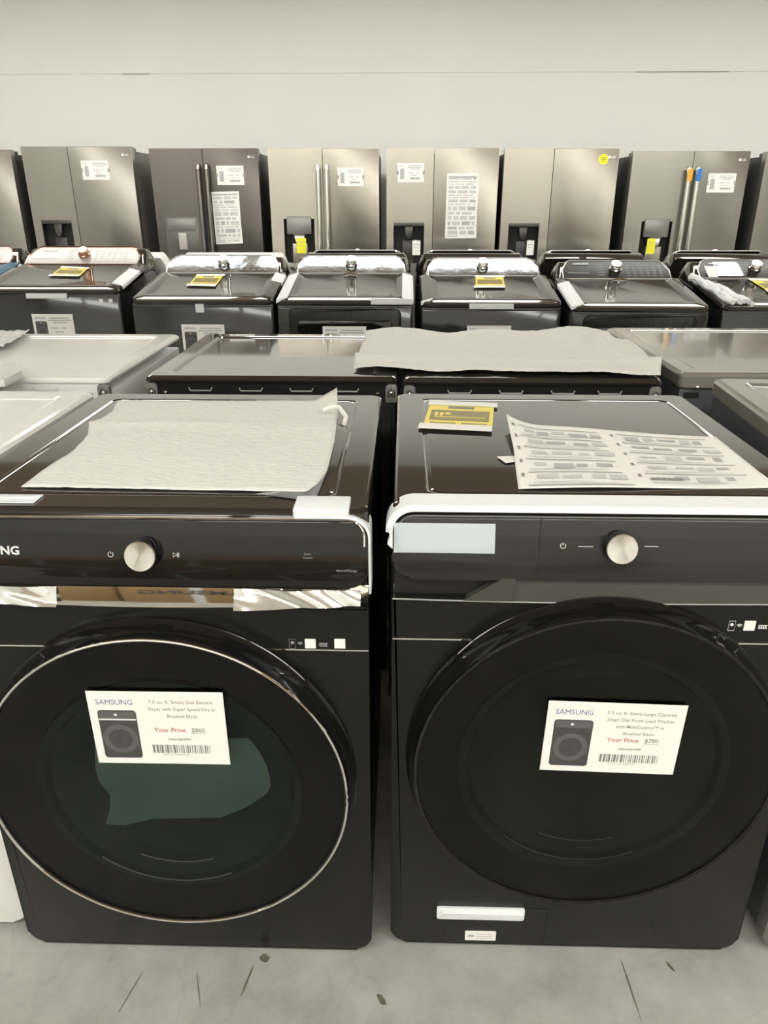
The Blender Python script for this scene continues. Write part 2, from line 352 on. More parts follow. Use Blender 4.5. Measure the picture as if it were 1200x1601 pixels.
# ------------------------------------------------------------------ front-load machines
def top_slab(w, d, h, parent, m, inset=.06, g=.007, r=.02, y0=0.0, z1=.975, z0=.945):
    def L(i, z, rr): return [Vector((x, y, z)) for x, y in rrect(i, w-i, y0+i, d-i, max(rr, .003), 4)]
    b = B(); loops = [L(0, z0, r), L(0, z1-.006, r), L(.002, z1-.002, r), L(.006, z1, r)]
    loops += [L(inset, z1, r), L(inset+g*.5, z1-.0018, r), L(inset+g, z1-.0020, r), L(inset+g*1.5, z1-.0008, r)]
    loft(b, loops); return O('top_panel', b, m, parent, ang=11)
def ribs_back(w, parent, d, white=False, zt=.945):
    pass
TOPZ = .975
def front_loader(name, label, cat, x0, w, y0, yb, dryer):
    """origin at floor, front left corner"""
    t = T(name, label, cat, (x0, y0, 0)); d = yb-y0; H = TOPZ
    P = lambda u, v, yy=0.0: aty(u, v, y0+yy) - Vector((x0, y0, 0))
    b = B(); box(b, .004, w-.004, .03, d, .02, .944, .004)
    for i in range(4): pass
    O('cabinet', b, KBODY, t)
    for fx in (.06, w-.06):
        for fy in (.08, d-.08):
            b = B(); prism(b, arc(fx, fy, .022, 0, 340, 14), 'z', 0, .022); O('foot', b, KMAT, t)
    top_slab(w, d, 0, t, KTOP, inset=.055, y0=.022)
    zp = P(230, 916).z if dryer else P(900, 907).z      # bottom of the control panel
    zc = P(230, 948).z if dryer else P(900, 940).z      # bottom of the trim band
    # lower front
    b = B(); prism(b, rrect(0, w, .012, zc+.004, (.032,.032,.002,.002)), 'y', 0, .045, .006, 3); O('front_panel', b, KF, t)
    # control panel, leaning back and curving away towards the top
    lean = lambda z: -.004+curve(z-zp)
    H -= .007; b = B(); prism(b, rrect(0, w, zp, H-.006, (.030,.030,.030,.030), 8), 'y', -.004, .04, .006, 3)
    zcuts(b, zp, H); 
    for v in b.verts: v.co.y += curve(v.co.z-zp)
    pan = O('control_panel', b, K if dryer else KPAN, t)
    b = B(); box(b, .003, w-.003, .014, .045, zc, zp+.02); O('inner_frame', b, KMAT, t)
    PM = lambda x, z: frame((x, lean(z)-.0006, z), (1,0,0), (0,cslope(z-zp),1))
    # thin bright edge along the top of the panel
    b = B(); path = [(.006, H-.05)] + arc(.034, H-.036, .028, 180, 90, 8) + arc(w-.034, H-.036, .028, 90, 0, 8) + [(w-.006, H-.05)]
    tube(b, [(x, -.0035+curve(z-zp), z+.001) for x, z in path], .0022, 6); O('panel_edge', b, CHROME if dryer else DARKM, t, label='bright polished edge along the top of the panel')
    # trim band under the panel
    b = B(); nx, nz = 48, 10; rows = []
    xs = [w*i/nx for i in range(nx+1)] if dryer else [P(845,0).x+(w-.0-P(845,0).x)*i/nx for i in range(nx+1)]
    for j in range(nz+1):
        s = j/nz; row = []
        for x in xs:
            e = abs(x/w*2-1)
            zb = zc + (.013*e**2 if dryer else .004*e**2); zt2 = zp + .004
            if e > .93: zb += (e-.93)*.25
            z = zb + (zt2-zb)*s
            y = (.0025*s + .0035*s*s if dryer else .012*s-.004*s)
            row.append(Vector((x, y-.003, z)))
        rows.append(row)
    loft(b, rows, False, False, False)
    band_o = O('trim_band', b, CHROME if dryer else mat('olive_grey_band', (.075,.075,.066), .35, .4), t, label='mirror-bright curved band' if dryer else 'dull grey sloping ledge')
    if not dryer:
        b = B(); xa, xb = P(780,0).x, P(850,0).x
        prism(b, [(xa-.01, zc), (xb+.02, zc), (xb+.02, zp+.003), (xb, zp+.003)], 'y', -.004, .01); O('trim_band_end', b, MATS['olive_grey_band'], t)
        b = B(); sx = P(845, 850).x; box(b, sx-.0009, sx+.0009, -.0052, .01, zp+.002, H-.009); zcuts(b, zp, H)
        for v in b.verts: v.co.y += curve(v.co.z-zp)
        O('drawer_seam', b, KMAT, t)
        b = B(); tube(b, [(x, -.003, zc+.002-.004*(1-((x-w/2)/(w/2))**2)) for x in [w*i/20 for i in range(21)]], .0014, 6); O('ledge_edge', b, GTXT, t)
    # horizontal line either side of the door
    cx, cz, R = (w*.5+(-.003 if dryer else 0), (.462 if dryer else .505), (.327 if dryer else .322))
    zl = P(450, 1015).z if dryer else P(755, 1000).z
    dx = math.sqrt(max(R*R-(zl-cz)**2, 0))
    for a, c in ((0.001, cx-dx+.01), (cx+dx-.01, w-.001)):
        b = B(); box(b, a, c, -.0016, .003, zl-.0012, zl+.0012); O('trim_line', b, CHROME, t)
    # door
    dr = T_part('door', t)
    pr = -.048
    b = B(); lathe(b, cx, cz, [(R+.004, .0), (R+.004, -.006), (R-.002, -.012), (R-.006, -.03), (R-.009, pr+.004), (R-.011, pr), (R-.0145, pr+.0005), (R-.016, pr+.004), (R-.018, .0)], 120, False); O('door_rim', b, K, dr)
    rr = R-.0105
    b = B(); tube(b, [(cx+rr*math.cos(2*math.pi*i/120), pr, cz+rr*math.sin(2*math.pi*i/120)) for i in range(121)], .0024 if dryer else .0012, 8, False); O('door_ring', b, CHROME if dryer else K, dr)
    b = B(); lathe(b, cx, cz, [(R-.0145, pr+.003), (R-.08, pr+.0025), (.12, pr+.001), (.02, pr+.0005)], 96); O('door_glass', b, TINT, dr, label='flat tinted glass')
    dz = -.01 if dryer else 0
    b = B(); lathe(b, cx, cz, [(R-.017, pr+.008), (.245, pr+.014), (.232, pr+.02)], 96, False); O('door_inner_ring', b, KMAT, dr)
    b = B(); lathe(b, cx, cz+dz, [(.236, pr+.016), (.222, pr+.018), (.214, pr+.028), (.205, pr+.03), (.190, pr+.034), (.180, pr+.038), (.172, -.007), (.165, -.005), (.12, -.004), (.04, -.004)], 96); O('door_bowl', b, TEAL if dryer else DRUM, dr, label='moulded inner bowl seen through the glass')
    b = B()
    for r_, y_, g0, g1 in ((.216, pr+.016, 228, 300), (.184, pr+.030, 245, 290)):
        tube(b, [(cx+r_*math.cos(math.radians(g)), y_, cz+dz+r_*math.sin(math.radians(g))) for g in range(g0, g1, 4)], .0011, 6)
    O('bowl_edge_glint', b, GLINT if dryer else GTXT, dr)  # short pale arcs painted where the bowl's edges catch light
    if dryer:
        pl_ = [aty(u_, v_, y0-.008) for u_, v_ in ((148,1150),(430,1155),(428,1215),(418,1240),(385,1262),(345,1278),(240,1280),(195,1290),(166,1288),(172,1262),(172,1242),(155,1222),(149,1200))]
        b = B(); prism(b, [(q_.x-x0, q_.z) for q_ in pl_], 'y', -.0085, -.0075); O('teal_reflection', b, TREFL, dr, label='teal reflection painted inside the door bowl')  # painted teal patch in the outline of the bowl's reflection
    # dial
    kx, kz = (P(223, 870).x, P(223, 868).z) if dryer else (P(969, 857).x, P(970, 857).z)
    M = PM(kx, kz); b = B(); lathez(b, [(.026,0), (.0265,.004), (.0262,.014), (.0255,.018)], 48); dl = O('dial', b, K, t, mx=M, label='black dial with brushed metal cap')
    b = B(); lathez(b, [(.0245,0), (.0245,.001), (.0235,.0022), (.020,.0019)], 48); cap = O('dial_cap', b, DIAL, dl); cap.matrix_local = M @ Matrix.Translation((0,0,.0180))
    # lettering and symbols
    def power(bm, x, z, r=.0042):
        m_ = PM(x, z); q = B(); p3 = [(r*math.cos(math.radians(a)), r*math.sin(math.radians(a)), .0004) for a in range(115, 426, 20)]
        tube(q, p3, .00055, 5); tube(q, [(0, r*1.15, .0004), (0, r*.2, .0004)], .00055, 5); join(bm, q, m_)
    b = B()
    if dryer:
        p = P(171, 869); power(b, p.x, p.z)
        p = P(275, 870); q = B(); tube(q, [(-.006,-.0036,0), (-.006,.0036,0), (0,0,0), (-.006,-.0036,0)], .0005, 5); tube(q, [(.001,-.0036,0), (.001,.0036,0)], .0005, 5); tube(q, [(.003,-.0036,0), (.003,.0036,0)], .0005, 5); join(b, q, PM(p.x, p.z))
        O('panel_symbols', b, WTXT, t)
        p = P(28, 869); b = B(); text(b, 'SAMSUNG', -.094, 0, .0135, .094, .0002, .025, mx=PM(p.x, p.z)); O('brand_lettering', b, WTXT, t)
        b = B(); p = P(480, 872); text(b, 'Smart', 0, .002, .0032, None, .0002, 0, 'C', PM(p.x, p.z)); text(b, 'Control', 0, -.004, .0032, None, .0002, 0, 'C', PM(p.x, p.z))
        p = P(542, 894); text(b, 'SmartThings', 0, 0, .0032, .033, .0002, .01, 'C', PM(p.x, p.z)); O('panel_lettering', b, GTXT, t)
    else:
        p = P(881, 856); power(b, p.x, p.z)
        for u0, u1 in ((905, 928), (1009, 1031)):
            p = P(u0, 857); q = P(u1, 857); tube(b, [(p.x, lean(p.z)-.0008, p.z), (q.x, lean(p.z)-.0008, p.z)], .0006, 5)
        O('panel_symbols', b, WTXT, t)
        p = P(692, 857); b = B(); text(b, 'SAMSUNG', 0, 0, .0125, .082, .0002, .03, mx=PM(p.x, p.z)); O('brand_lettering', b, WTXT, t)
    # feature stickers: little symbols between two plain white squares (the square codes are left blank)
    b = B()
    us = (485, 531) if dryer else (1171, 1222); vv = 1006 if dryer else 978
    for u in us:
        b = B(); p = P(u, vv); prism(b, rrect(p.x-.009, p.x+.009, p.z-.009, p.z+.009, .001), 'y', -.0012, .001); O('plain_sticker', b, PAPER, t)
    b = B(); u0 = 457 if dryer else 1143; p = P(u0, vv); q = P(u0+12, vv)
    tube(b, [(p.x-.005, -.001, p.z-.009), (p.x+.005, -.001, p.z-.009), (p.x+.005, -.001, p.z+.009), (p.x-.005, -.001, p.z+.009), (p.x-.005, -.001, p.z-.009)], .0005, 4)
    lathe(b, p.x, p.z+.002, [(.0028, .001), (.0028, -.0012)], 12)
    for r_ in (.002, .004, .006): tube(b, [(q.x+r_*math.cos(math.radians(a)), -.001, q.z-.003+r_*math.sin(math.radians(a))) for a in range(45, 136, 15)], .0005, 4)
    m_ = P(us[0]+14, vv+2); box(b, m_.x, m_.x+.014, -.001, 0, m_.z-.003, m_.z-.0022); box(b, m_.x, m_.x+.014, -.001, 0, m_.z+.0025, m_.z+.0035)
    for k in range(4): box(b, m_.x+.0035*k, m_.x+.0035*k+.002, -.001, 0, m_.z-.0015, m_.z+.0018)
    O('feature_symbols', b, GTXT if dryer else WTXT, t)
    return t, P, PM, zp, zc
def T_part(name, parent):
    o = bpy.data.objects.new(name, None); COL.objects.link(o); o.parent = parent; o.empty_display_size = .05; return o

# dryer on the left
DX0, DW, DY = -.755, .703, 1.03
dry, P, PM, zp, zc = front_loader('front_load_dryer', 'glossy black front-load dryer with mirror-bright band, bright ring round its door and 860 dollar tag', 'dryer', DX0, DW, DY, 1.79, True)
b = B(); H = TOPZ-.007
path = [(P(457,800).x, H-.003)] + arc(DW-.034, H-.037, .034, 90, 0, 8) + [(DW+.0005, P(578, 935).z)]
band(b, path, .0035, .012, .075); O('foam_edge_strip', b, FSTRIP, dry, label='white foam strip wrapping the upper right corner')
b = B(); box(b, P(455,800).x, DW-.030, .014, .070, H-.001, H+.0125, .002); O('foam_edge_strip', b, FSTRIP, dry)
b = B(); box(b, .0, P(36,800).x, .036, .07, TOPZ+.0005, TOPZ+.003, .001); O('packing_tape', b, TAPE, dry)
from mathutils import noise as NZ
for (ua, ub) in ((366, 572), (-60, 92)):
    b = B(); rows_ = []; xa_, xb_ = max(P(ua, 925).x, .004), P(ub, 925).x-.002; xb_ = min(xb_, DW-.012)
    for j in range(9):
        row_ = []
        for i in range(41):
            xx = xa_+(xb_-xa_)*i/40; e_ = abs(xx/DW*2-1); zb_ = zc+.013*e_*e_+.002; zz_ = zb_+(zp-zb_-.003)*j/8
            d_ = abs(NZ.noise(Vector((xx*11+zz_*25, zz_*12, ua))))*.016
            row_.append(Vector((xx, -.012-d_+.012*(j/8), zz_)))
        rows_.append(row_)
    loft(b, rows_, False, False, False); O('crumpled_film', b, FILMW, dry, ang=70, label='crumpled shiny clear film over the bright band')

# washer on the right
WX0, WW, WY = -.014, .703, 1.05
wsh, Q, QM, zpw, zcw = front_loader('front_load_washer', 'matte black front-load washer with dark door, foam along its top edge and 780 dollar tag', 'washer', WX0, WW, WY, 1.81, False)
b = B(); path = [(-.0005, Q(610, 838).z)] + arc(.034, H-.031, .034, 180, 90, 8) + [(WW-.002, H+.003)]
band(b, path, .011, .010, .060); O('foam_edge_strip', b, FSTRIP, wsh, label='white foam strip along the whole top edge')
p = Q(615, 822); q = Q(773, 866); b = B(); box(b, .002, q.x, -.0075, -.0062, q.z, p.z, .0003)
zcuts(b, zpw, H)
for v in b.verts: v.co.y += curve(v.co.z-zpw)
TPM = mat('frosted_tape', (.62,.68,.72), .35); nt = TPM.node_tree; tr = nt.nodes.new('ShaderNodeBsdfTransparent'); mx = nt.nodes.new('ShaderNodeMixShader'); mx.inputs[0].default_value = .72
nt.links.new(tr.outputs[0], mx.inputs[1]); nt.links.new(nt.nodes['Principled BSDF'].outputs[0], mx.inputs[2]); nt.links.new(mx.outputs[0], nt.nodes['Material Output'].inputs[0])
O('packing_tape', b, TPM, wsh, label='pale frosted tape over the brand lettering')
b = B(); p = Q(608, 838); prism(b, [(-.008, p.z-.012), (.0, p.z-.02), (.0, p.z+.012), (-.006, p.z+.010), (-.004, p.z)], 'y', -.005, .01); O('torn_tape', b, FSTRIP, wsh)
p = Q(683, 1414); q = Q(818, 1437)
b = B(); prism(b, rrect(p.x, q.x, q.z, p.z-.004, .004), 'y', -.0042, .001, .001); pk = O('film_strip', b, FSTRIP, wsh, label='shiny white film strip on the lower hatch')
b = B(); tube(b, [(p.x+.004, -.005, q.z+.008), (p.x+.012, -.006, p.z-.014), (q.x-.004, -.006, p.z-.016)], .003, 6); O('film_crease', b, FSTRIP, pk)
b = B(); x0_, x1_ = Q(693, 1440).x, Q(853, 1440).x
for a, c, z0_, z1_ in ((x0_, x0_+.0015, .016, .115), (x1_, x1_+.0015, .016, .115), (x0_, x1_, .115, .1165)): box(b, a, c, -.0006, .002, z0_, z1_)
O('hatch_seam', b, KMAT, wsh)
p = Q(727, 1455); q = Q(774, 1470); b = B(); prism(b, rrect(p.x, q.x, q.z, p.z, .002), 'y', -.0012, .001); sk = O('rating_sticker', b, PAPER, wsh, label='small white sticker low on the front')
b = B(); box(b, p.x+.006, p.x+.018, -.0018, -.001, q.z+.010, q.z+.016)
for k in range(3): box(b, p.x+.024, q.x-.008, -.0018, -.001, q.z+.006+k*.006, q.z+.0075+k*.006)
O('sticker_print', b, PAPERG, sk)

yf = DY-.048-.0035
a = aty(155, 1192, yf); c = aty(360, 1195, yf); e = aty(133, 1080, yf); g = aty(349, 1084, yf)
price_tag(frame(a, c-a, (-.003,0,1)), (c-a).length, e.z-a.z, 'white 860 dollar price card on the dryer door with bright ring', 'SAMSUNG', 'dryer',
    [('7.5 cu. ft. Smart Dial Electric', .47), ('Dryer with Super Speed Dry in', .49), ('Brushed Black', .225)], '$860', 'Was: $1099')
yf = WY-.048-.0035
a = aty(843, 1203, yf); c = aty(1051, 1211, yf); e = aty(857, 1095, yf)
price_tag(frame(a, c-a, (.0,0,1)), (c-a).length, e.z-a.z, 'white 780 dollar price card on the dark washer door', 'SAMSUNG', 'washer',
    [('5.0 cu. ft. Extra-Large Capacity', .50), ('Smart Dial Front Load Washer', .49), ('with MultiControl\u2122 in', .35), ('Brushed Black', .225)], '$780', 'Was: $1499')

# sheets lying on the front machines
z = TOPZ+.001
L = [atz(*p, z) for p in ((185,627), (175,645), (158,655), (140,662), (138,680), (112,708), (75,732), (33,762))]
Rr = [atz(*p, z) for p in ((527,626), (528,650), (523,690), (512,735), (497,757), (480,770))]
def fn1(u, v):
    k = max(0, 1-abs(v-.36)/.10); c_ = max(0, u-.90)*10*max(0, 1-v/.12)
    return (0, -.006*math.sin(u*3.1)*(1-v), .010*k*k*(.6+.4*math.sin(u*5)) + .03*c_)
sheet('foam_sheet', L, Rr, FOAM, 'large white foam wrapping sheet on top of the left black dryer', 'packing foam', fn=fn1, amp=.004)
L2 = [atz(*p, z) for p in ((524, 640), (470, 700), (420, 745))]
b = B(); p1, p2, p3, p4, p5 = [atz(*q_, z) for q_ in ((505,652), (530,650), (541,660), (538,665), (524,656))]
c = p2.copy(); tube(b, [p1-c+Vector((0,0,.016)), (p1+p2)/2-c+Vector((0,0,.022)), p2-c+Vector((0,0,.020)), p3-c+Vector((0,0,.012)), p4-c+Vector((0,0,.004))], .005, 8)
for v in b.verts: pass
tp = O('tape_curl', b, PAPER, loc=c); tag(tp, 'short white tape curl at the back right corner of the foam sheet', 'tape')
b = B(); pts_ = [atz(*q_, z+.0005) for q_ in ((522,690), (512,735), (492,785), (400,772), (470,766), (500,745))]; c = pts_[0].copy()
loft(b, [[p_-c+Vector((0,0,k)) for p_ in pts_] for k in (0, .0008)]); FLM2 = glass('milky_film', (.75,.75,.74), .3, 1.5)
fo = O('film_scrap', b, FLM2, loc=c); tag(fo, 'clear plastic scrap under front right corner of the foam sheet', 'plastic film')
pts_ = [atz(*q_, z) for q_ in ((672,633), (772,637), (769,672), (661,667))]
energy_label(pts_, z, 'yellow energy label taped on top of the right black washer', detail=True)

# instruction sheet
A0, A1, A2, A3 = [atz(*q_, z) for q_ in ((790,663), (1118,683), (1216,762), (810,765))]
Lp = [A0, A0.lerp(A3, .5)+Vector((.004,0,0)), A3]; Rp = [A1, A1.lerp(A2, .5), A2]
def bend(u, v): return .022*max(0, 1-u/.18)**2*max(0, 1-v*1.3) + .002*math.sin(u*6)
def fn2(u, v): return (0, 0, bend(u, v))
so, rows, c = sheet('instruction_sheet', Lp, Rp, PAPER, 'white printed installation sheet on top of the right black washer', 'instruction sheet', fn=fn2, amp=.0, lift=.001, thick=.0006)
def SP(u, v, h):
    nv, nu = len(rows)-1, len(rows[0])-1; j = min(v*nv, nv-1e-6); i = min(u*nu, nu-1e-6); j0, i0 = int(j), int(i); fj, fi = j-j0, i-i0
    p = (rows[j0][i0].lerp(rows[j0][i0+1], fi)).lerp(rows[j0+1][i0].lerp(rows[j0+1][i0+1], fi), fj); return p + Vector((0, 0, .0010+h))
def pr(bm, u0, u1, v0, v1, h=.0003, n=6):
    loft(bm, [[SP(u0+(u1-u0)*i/n, v, h) for i in range(n+1)] for v in (v0, v1)], False, False, False)
bd, bl, bg = B(), B(), B(); rnd = random.Random(4)
for side, (ua, ub) in enumerate(((.05,.45), (.52,.95))):
    for k in range(5):
        v0 = .09+k*.175; sh = 0
        pr(bd, ua, ub-.02, v0+.005, v0+.014)
        pr(bd, ua-.03, ua-.018, v0+.02, v0+.06)
        x = ua+.03
        while x < ub-.06:
            ww = rnd.uniform(.03,.09); pr(bl if rnd.random() < .6 else bg, x, x+ww, v0+rnd.uniform(.04,.07), v0+rnd.uniform(.09,.13)); x += ww+rnd.uniform(.01,.04)
        for j in range(2): pr(bl, ua+.01, ub-.05-rnd.uniform(0,.1), v0+.135+j*.016, v0+.141+j*.016)
pr(bd, .53, .66, .86, .895); pr(bd, .04, .45, .965, .975)
O('printed_lines', bd, PTEXT, so); O('printed_pictures', bl, PAPERL, so); O('printed_shading', bg, PAPERG, so)
b = B(); pts_ = [atz(*q_, z+.0008) for q_ in ((776,714), (803,713), (806,722), (790,724))]; c = pts_[0].copy(); loft(b, [[p_-c+Vector((0,0,k)) for p_ in pts_] for k in (0,.0006)])
tag(O('tape_piece', b, PAPER, loc=c), 'small white tape piece at the left edge of the installation sheet', 'tape')

# ------------------------------------------------------------------ neighbours seen from above and second row seen from behind
def cabinet_machine(name, label, cat, x0, w, y0, d, mt, ms, back=False, rz=0, ztop=.975, inset=.07, dark=False):
    """plain-fronted laundry machine, origin at floor corner nearest the camera's left"""
    t = T(name, label, cat, (x0, y0, 0), rz)
    b = B(); box(b, .006, w-.006, .012, d-.006, .02, ztop-.045, .006); O('cabinet', b, ms, t)
    for fx in (.07, w-.07):
        for fy in (.08, d-.08):
            b = B(); prism(b, arc(fx, fy, .022, 0, 340, 12), 'z', 0, .024); O('foot', b, KMAT, t)
    def L(i, z_, r): return [Vector((x, y, z_)) for x, y in rrect(i, w-i, i, d-i, max(r, .004), 4)]
    zb = ztop-.042
    if back: zb = ztop-.018
    b = B(); r = .018
    loft(b, [L(.001, zb, r), L(0, zb+.004, r), L(0, ztop-.010, r), L(.004, ztop-.003, r), L(.011, ztop, r), L(inset-.014, ztop, r), L(inset-.006, ztop-.002, r*.8), L(inset, ztop-.005, r*.8), L(inset+.008, ztop-.005, r*.8)])
    O('top_panel', b, mt, t, ang=11)
    return t
def rear_rail(t, w, m, ztop=.975, slots=(.22,.42,.62,.80)):
    zb = ztop-.066; b = B(); box(b, .03, w-.03, .006, .02, zb, ztop-.0185); rail = O('rear_rail', b, m, t)
    sm = GTXT if m is not WHTS else mat('slot_shade', (.55,.55,.53), .5)
    for s in slots:
        b = B(); x = w*s; tube(b, [(x-.032, .004, zb+.034), (x-.028, .001, zb+.026), (x+.028, .001, zb+.026), (x+.032, .004, zb+.034)], .0022, 6); O('vent_slot', b, sm, rail)
    for x in (.002, w-.034):
        b = B(); prism(b, rrect(x, x+.032, zb-.004, ztop-.019, (.003,.003,.012,.012)), 'y', .000, .018, .002, 2); k = O('corner_bracket', b, BRKT, t)
        b = B(); cx = x+.016
        tube(b, [(cx-.009, -.001, zb+.012), (cx-.009, -.001, zb+.026), (cx, -.001, zb+.034), (cx+.009, -.001, zb+.026), (cx+.009, -.001, zb+.012)], .0016, 5)
        box(b, cx-.008, cx+.008, -.002, .001, zb+.012, zb+.016); O('bracket_rib', b, DARKM, k)
        b = B(); lathe(b, cx, zb+.022, [(.004, .0), (.004, -.003), (.002, -.004)], 12); O('screw', b, CHROME, k)
    for x in (.055, w-.055):
        b = B(); lathe(b, x, zb+.020, [(.0045, .006), (.0045, .0), (.002, -.002)], 12); O('screw', b, CHROME, rail)
    b = B(); box(b, .02, w-.02, .008, .014, .08, zb-.004); O('rear_cover', b, KMAT if m is not WHTS else WHTS, t)

wl = cabinet_machine('white_laundry_machine', 'white laundry machine at the left edge beside the black dryer', 'washer', -1.47, .69, 1.075, .74, WHT, WHT)
b = B(); prism(b, rrect(.0, .69, .015, .935, .03), 'y', -.004, .03, .006, 3); O('front_panel', b, WHT, wl)
lg = cabinet_machine('grey_laundry_machine', 'grey laundry machine with blue-grey side at the right edge beside the black washer', 'washer', .740, .70, 1.06, .86, GRT, GRS, rz=-math.radians(4.2), ztop=.995)
b = B(); prism(b, rrect(.0, .70, .012, .948, .03), 'y', -.006, .03, .006, 3); O('front_panel', b, mat('grey_front', (.17,.165,.15), .3, .4), lg)

m1 = cabinet_machine('black_laundry_machine', 'black laundry machine turned backwards directly behind the left dryer, fridges mirrored in its top', 'dryer', -.712, .698, 1.985, .70, KTOP, KBODY, back=True)
rear_rail(m1, .698, KBODY)
m2 = cabinet_machine('black_laundry_machine', 'black laundry machine turned backwards behind the right washer, under crumpled white packing', 'dryer', .0, .700, 1.975, .70, KTOP, KBODY, back=True)
rear_rail(m2, .700, KBODY)
m3 = cabinet_machine('white_laundry_machine', 'white laundry machine turned backwards with two rear slots, second row at left', 'dryer', -1.50, .695, 1.97, .70, WHT, WHTS, back=True)
rear_rail(m3, .695, WHTS, slots=(.30,.52,.74))
m4 = cabinet_machine('grey_laundry_machine', 'champagne grey laundry machine of the second row, right of the packing', 'washer', .775, .70, 2.06, .80, GRT, GRS, rz=math.radians(.6))
b = B(); lathe(b, .05, .935, [(.005, .0), (.005, -.004), (.002, -.006)], 12); O('screw', b, CHROME, m4)
b = B(); box(b, .02, .06, .004, .011, .905, .918); O('hinge_block', b, KMAT, m4)

# crumpled packing over the second row
zz = .978
Lk = [atz(*q_, zz) for q_ in ((572,524), (566,545), (556,562), (552,579))]
Rk = [atz(*q_, zz) for q_ in ((945,521), (968,541), (1000,555), (1030,572), (1030,589))]
def fn3(u, v):
    r = .016*math.exp(-((v-.80)/.06)**2) + .010*math.sin(u*9+v*3)**2*(1-v) + .028*math.exp(-((u-.97)/.03)**2)*math.exp(-((v-.45)/.2)**2)
    r += .010*max(0, 1-abs(v-.05)/.12)*(.5+.5*math.sin(u*7+1))
    r += .004*math.sin(v*19+u*5+2*math.sin(u*6)) + .035*math.exp(-((u-.90)/.035)**2)*math.exp(-((v-.35)/.12)**2)
    return (0, .01*math.sin(u*17), max(r, 0))
sheet('packing_bag', Lk, Rk, FOAM, 'long crumpled white packing bag across the two black machines of the second row', 'packing bag', nu=90, nv=50, fn=fn3, amp=.007, lift=.002, thick=.002)
pbk = bpy.data.objects['packing_bag']
b = B(); rnd = random.Random(3)
for (u, v) in ((760,537), (808,536), (850,541), (690,541), (875,552), (930,545)):
    p_ = atz(u, v, zz+.035)-pbk.location
    for k in range(3): box(b, p_.x-.03+.02*k, p_.x-.018+.02*k, p_.y-.004, p_.y+.006, p_.z-.02, p_.z-.0195)
b.free()
# foam block and film on the white machines
def lump(name, pts, h, m, label, cat, z0):
    c = sum((Vector(p_) for p_ in pts), Vector())/len(pts); b = B()
    prism(b, [(p_.x-c.x, p_.y-c.y) for p_ in pts], 'z', 0, h, .004, 2)
    bmesh.ops.subdivide_edges(b, edges=list(b.edges), cuts=2)
    from mathutils import noise
    for v in b.verts:
        if v.co.z > h*.5: v.co += Vector((0,0,1))*noise.noise(v.co*40)*.004
    return tag(O(name, b, m, loc=(c.x, c.y, z0)), label, cat)
lump('foam_block', [atz(*q_, .975) for q_ in ((-90,578), (28,581), (36,592), (8,606), (-90,612))], .022, mat('styrofoam', (.72,.72,.69), .8, bump=.6, bscale=80), 'white foam block on the rear edge of the white machine, left edge', 'foam block', .9755)
Lf = [atz(*q_, .977) for q_ in ((-60,522), (-70,545))]; Rf = [atz(*q_, .977) for q_ in ((48,521), (6,548))]
sheet('plastic_film', Lf, Rf, mat('whitish_film', (.74,.75,.74), .22), 'clear plastic film heaped on the far left white machine top', 'plastic film', nu=40, nv=16, amp=.02, lift=.002, thick=.0004)

# hose and pipe between the machines
b = B(); tube(b, [(-.030, 1.93, z_/100) for z_ in range(2, 50, 4)], .011, 10); tag(O('drain_hose', b, HOSE), 'dark grey hose standing in the gap between the two front machines', 'hose')
b = B(); tube(b, [(-.033+.002*math.sin(i), 1.86, .02+i*.03) for i in range(0, 26)], .004, 8); tag(O('power_cord', b, KMAT), 'thin black cord hanging in the gap between the front machines', 'cord')
b = B(); p_ = aty(597, 1078, 1.955); q_ = aty(612, 1122, 1.955); prism(b, [(p_.x, q_.z), (q_.x, q_.z), (q_.x, p_.z), (p_.x, p_.z)], 'y', 1.983, 1.9845); tag(O('rear_sticker', b, PAPER), 'white sticker deep in the gap between the front machines', 'sticker')

